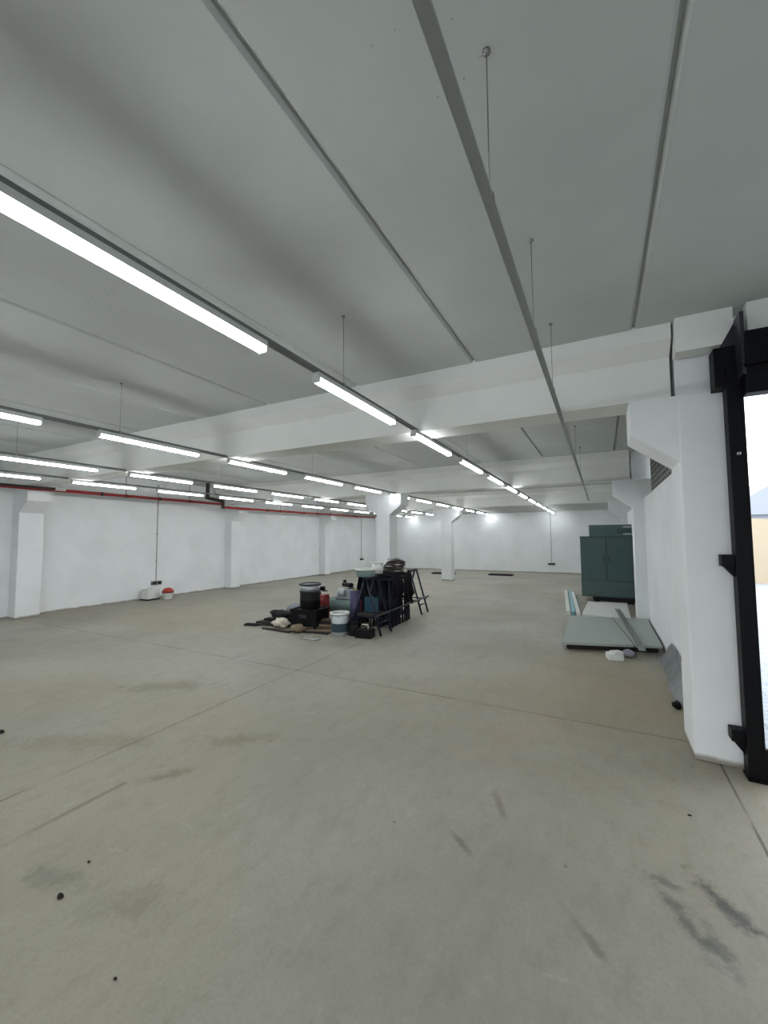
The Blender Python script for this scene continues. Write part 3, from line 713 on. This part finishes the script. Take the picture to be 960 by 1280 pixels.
b = new(); lathe(b, [(.165, 0), (.17, .01), (.17, .12), (.176, .13), (.17, .14), (.17, .27), (.165, .28)], seg=24); obj('shell', b, M['blackplastic'], t)
b = new(); lathe(b, [(.172, .262), (.178, .265), (.178, .285), (.172, .288)], seg=24, close=False); obj('rim', b, M['gate_edge'], t)
pail('bucket', 'pale grey bucket stacked on the black drum', (-4.36, 5.62, .6205), .18, .12, 'tin', 'gate_edge')
# red tool box, machine and power tools behind the stack
t = thing('tool_box', 'dull red toolbox on the floor behind the black drum', 'toolbox', (-4.72, 6.25, 0), .15)
b = new(); box(b, -.22, .22, -.13, .13, 0, .36, 0, .012); obj('body', b, M['red_plastic'], t)
b = new(); prism(b, [(-.14, .36), (.14, .36), (.09, .46), (-.09, .46)], 'x', -.225, .225); obj('lid', b, M['red_plastic'], t)
b = new(); tube(b, [(-.1, 0, .46), (-.1, 0, .51), (.1, 0, .51), (.1, 0, .46)], .012, 6); obj('handle', b, M['blackplastic'], t)
t = thing('air_compressor', 'grey-green compressor with a round tank behind the short planks', 'compressor', (-4.26, 6.62, 0), .25)
b = new(); tube(b, [(-.34, 0, .24), (-.30, 0, .24), (.30, 0, .24), (.34, 0, .24)], .14, 20); obj('tank', b, M['machine'], t)
b = new(); box(b, -.20, .12, -.10, .10, .37, .40); lathe(b, [(.09, .40), (.10, .42), (.10, .52), (.07, .55)], (-.10, 0, 0), 16); box(b, -.01, .14, -.09, .09, .40, .54, 0, .015); obj('motor', b, M['tin'], t)
for j in range(4):
    b = new(); box(b, -.02, .15, -.095, .095, .415+.03*j, .422+.03*j); obj('cooling_fin', b, M['gate_edge'], t)
for s in (-1, 1):
    b = new(); lathe(b, [(.03, -.02), (.09, -.02), (.09, .02), (.03, .02)], (0, 0, 0), 18); bmesh.ops.rotate(b, cent=(0, 0, 0), matrix=Matrix.Rotation(math.pi/2, 3, 'X'), verts=b.verts); bmesh.ops.translate(b, vec=(.20, s*.15, .09), verts=b.verts); obj('wheel', b, M['blackplastic'], t)
b = new(); box(b, -.25, -.21, -.08, .08, 0, .12, 0, .005); obj('foot', b, M['blackplastic'], t)
b = new(); tube(b, [(.32, -.1, .34), (.42, -.1, .5), (.42, .1, .5), (.32, .1, .34)], .012, 8); obj('handle', b, M['gate_edge'], t)
def power_tool(label, loc, rz, s=1):
    t = thing('power_tool', label, 'power tool', loc, rz, 'power tools on the pile')
    b = new(); tube(b, [(-.14*s, 0, .07*s), (-.10*s, 0, .07*s), (.10*s, 0, .07*s), (.15*s, 0, .07*s)], .05*s, 12); obj('body', b, M['blackplastic'], t)
    b = new(); prism(b, [(-.12*s, .06*s), (-.05*s, .06*s), (-.08*s, .17*s), (-.13*s, .16*s)], 'y', -.025*s, .025*s); obj('grip', b, M['charcoal'], t)
    b = new(); lathe(b, [(.03*s, 0), (.07*s, .004), (.07*s, .02*s), (.03*s, .03*s)], (.14*s, 0, .0), 16); obj('guard', b, M['gate_edge'], t)
power_tool('black power tool lying on the red toolbox lid', (-4.66, 6.26, .512), .5, .8)
power_tool('black power tool lying on top of the compressor', (-4.26, 6.62, .553), -.4, .9)
b = new(); lump(b, (0, 0, 0), (.26, .2, .24), 31, .3); tag(obj('brown_sack', b, M['wood'], None, (-3.86, 6.08, 0)), 'brown sack between the compressor and the trestles', 'sack')
# thin stick poking out to the left, paper on the floor
b = new(); box(b, -.5, .5, -.018, .018, -.012, .012)
o = tag(obj('thin_batten', b, M['wood_pale'], None, (-4.32, 7.55, .42)), 'thin pale batten poking out left of the trestles', 'batten'); o.rotation_euler = (0, .9, .15)
def pap(u, v): return (-4.0+.28*u, 4.93+.11*v+.03*u, .004+.006*math.sin(5*u+3*v)**2)
b = new(); sheet(b, pap, 8, 4, .002); tag(obj('paper_scrap', b, M['white_plastic']), 'white paper scrap on the floor before the junk pile', 'paper')
for i, (x, y, s, lb) in enumerate([(-2.06, .98, .022, 'black dirt clod on the floor at the lower left of the photo'), (-4.18, 1.54, .035, 'black dirt clod on the floor at the left edge of the photo'), (-2.16, 1.14, .012, 'tiny dark crumb near the lower left clod'), (-1.52, .90, .010, 'tiny dark crumb near the bottom edge of the photo'), (.37, 2.80, .012, 'tiny dark crumb on the floor before the gate pillar')]):
    b = new(); lump(b, (0, 0, 0), (s*1.5, s, s*.7), 40+i, .3, 2); tag(obj('dirt_clod', b, M['dirt'], None, (x, y, 0)), lb, 'dirt', 'dirt clods on the floor')

# more clutter in the heap
for i, (c, L, w, rz, mt, lb) in enumerate([((-5.1, 5.45, .0125), .9, .09, .25, 'wood_dark', 'narrow dark batten at the left front of the heap'),
        ((-5.15, 5.95, .0125), .7, .09, -.3, 'wood', 'narrow brown batten at the far left of the heap'),
        ((-4.05, 5.34, .0125), .5, .07, .12, 'wood_dark', 'narrow dark batten before the stack left of the tin bucket'),
        ((-4.72, 5.20, .0125), .6, .06, -.05, 'wood_dark', 'narrow dark batten on the floor before the white rag')]):
    plank(lb, c, L, w, .025, rz, mt)
t = thing('cable_coil', 'black cable coil lying on the planks left of the white rag', 'cable', (-4.98, 5.66, .102), 0)
b = new()
for k in range(4): tube(b, [((.17-.02*k)*math.cos(a), (.13-.015*k)*math.sin(a), .012+.022*k+.006*math.sin(3*a+k)) for a in [2*math.pi*j/20 for j in range(21)]], .012, 6, cap=False)
obj('cable', b, M['blackplastic'], t)
b = new(); tube(b, [(.16, .0, .02), (.25, -.08, .02), (.32, -.05, -.02)], .011, 6); box(b, .31, .36, -.065, -.035, -.035, -.005, 0, .004); obj('plug', b, M['charcoal'], t)
for i, (x, y, r, h, mt, lb) in enumerate([(-4.12, 6.02, .06, .16, 'tin', 'small tin can standing behind the short plank stack'), (-4.02, 6.12, .055, .13, 'tan', 'small tan can beside the small tin can'), (-3.78, 5.60, .05, .14, 'blackplastic', 'small black can left of the tin bucket')]):
    t = thing('paint_can', lb, 'can', (x, y, 0), 0, 'small cans in the heap')
    b = new(); lathe(b, [(r, 0), (r*1.04, .004), (r*1.04, .01), (r, .014), (r, h-.012), (r*1.05, h-.008), (r*1.05, h), (r*.9, h), (r*.88, h-.006)], seg=18); obj('can_body', b, M[mt], t)
    b = new(); lathe(b, [(r*.86, h-.006), (r*.86, h+.002), (r*.3, h+.003)], seg=18); obj('lid', b, M['gate_edge'], t)
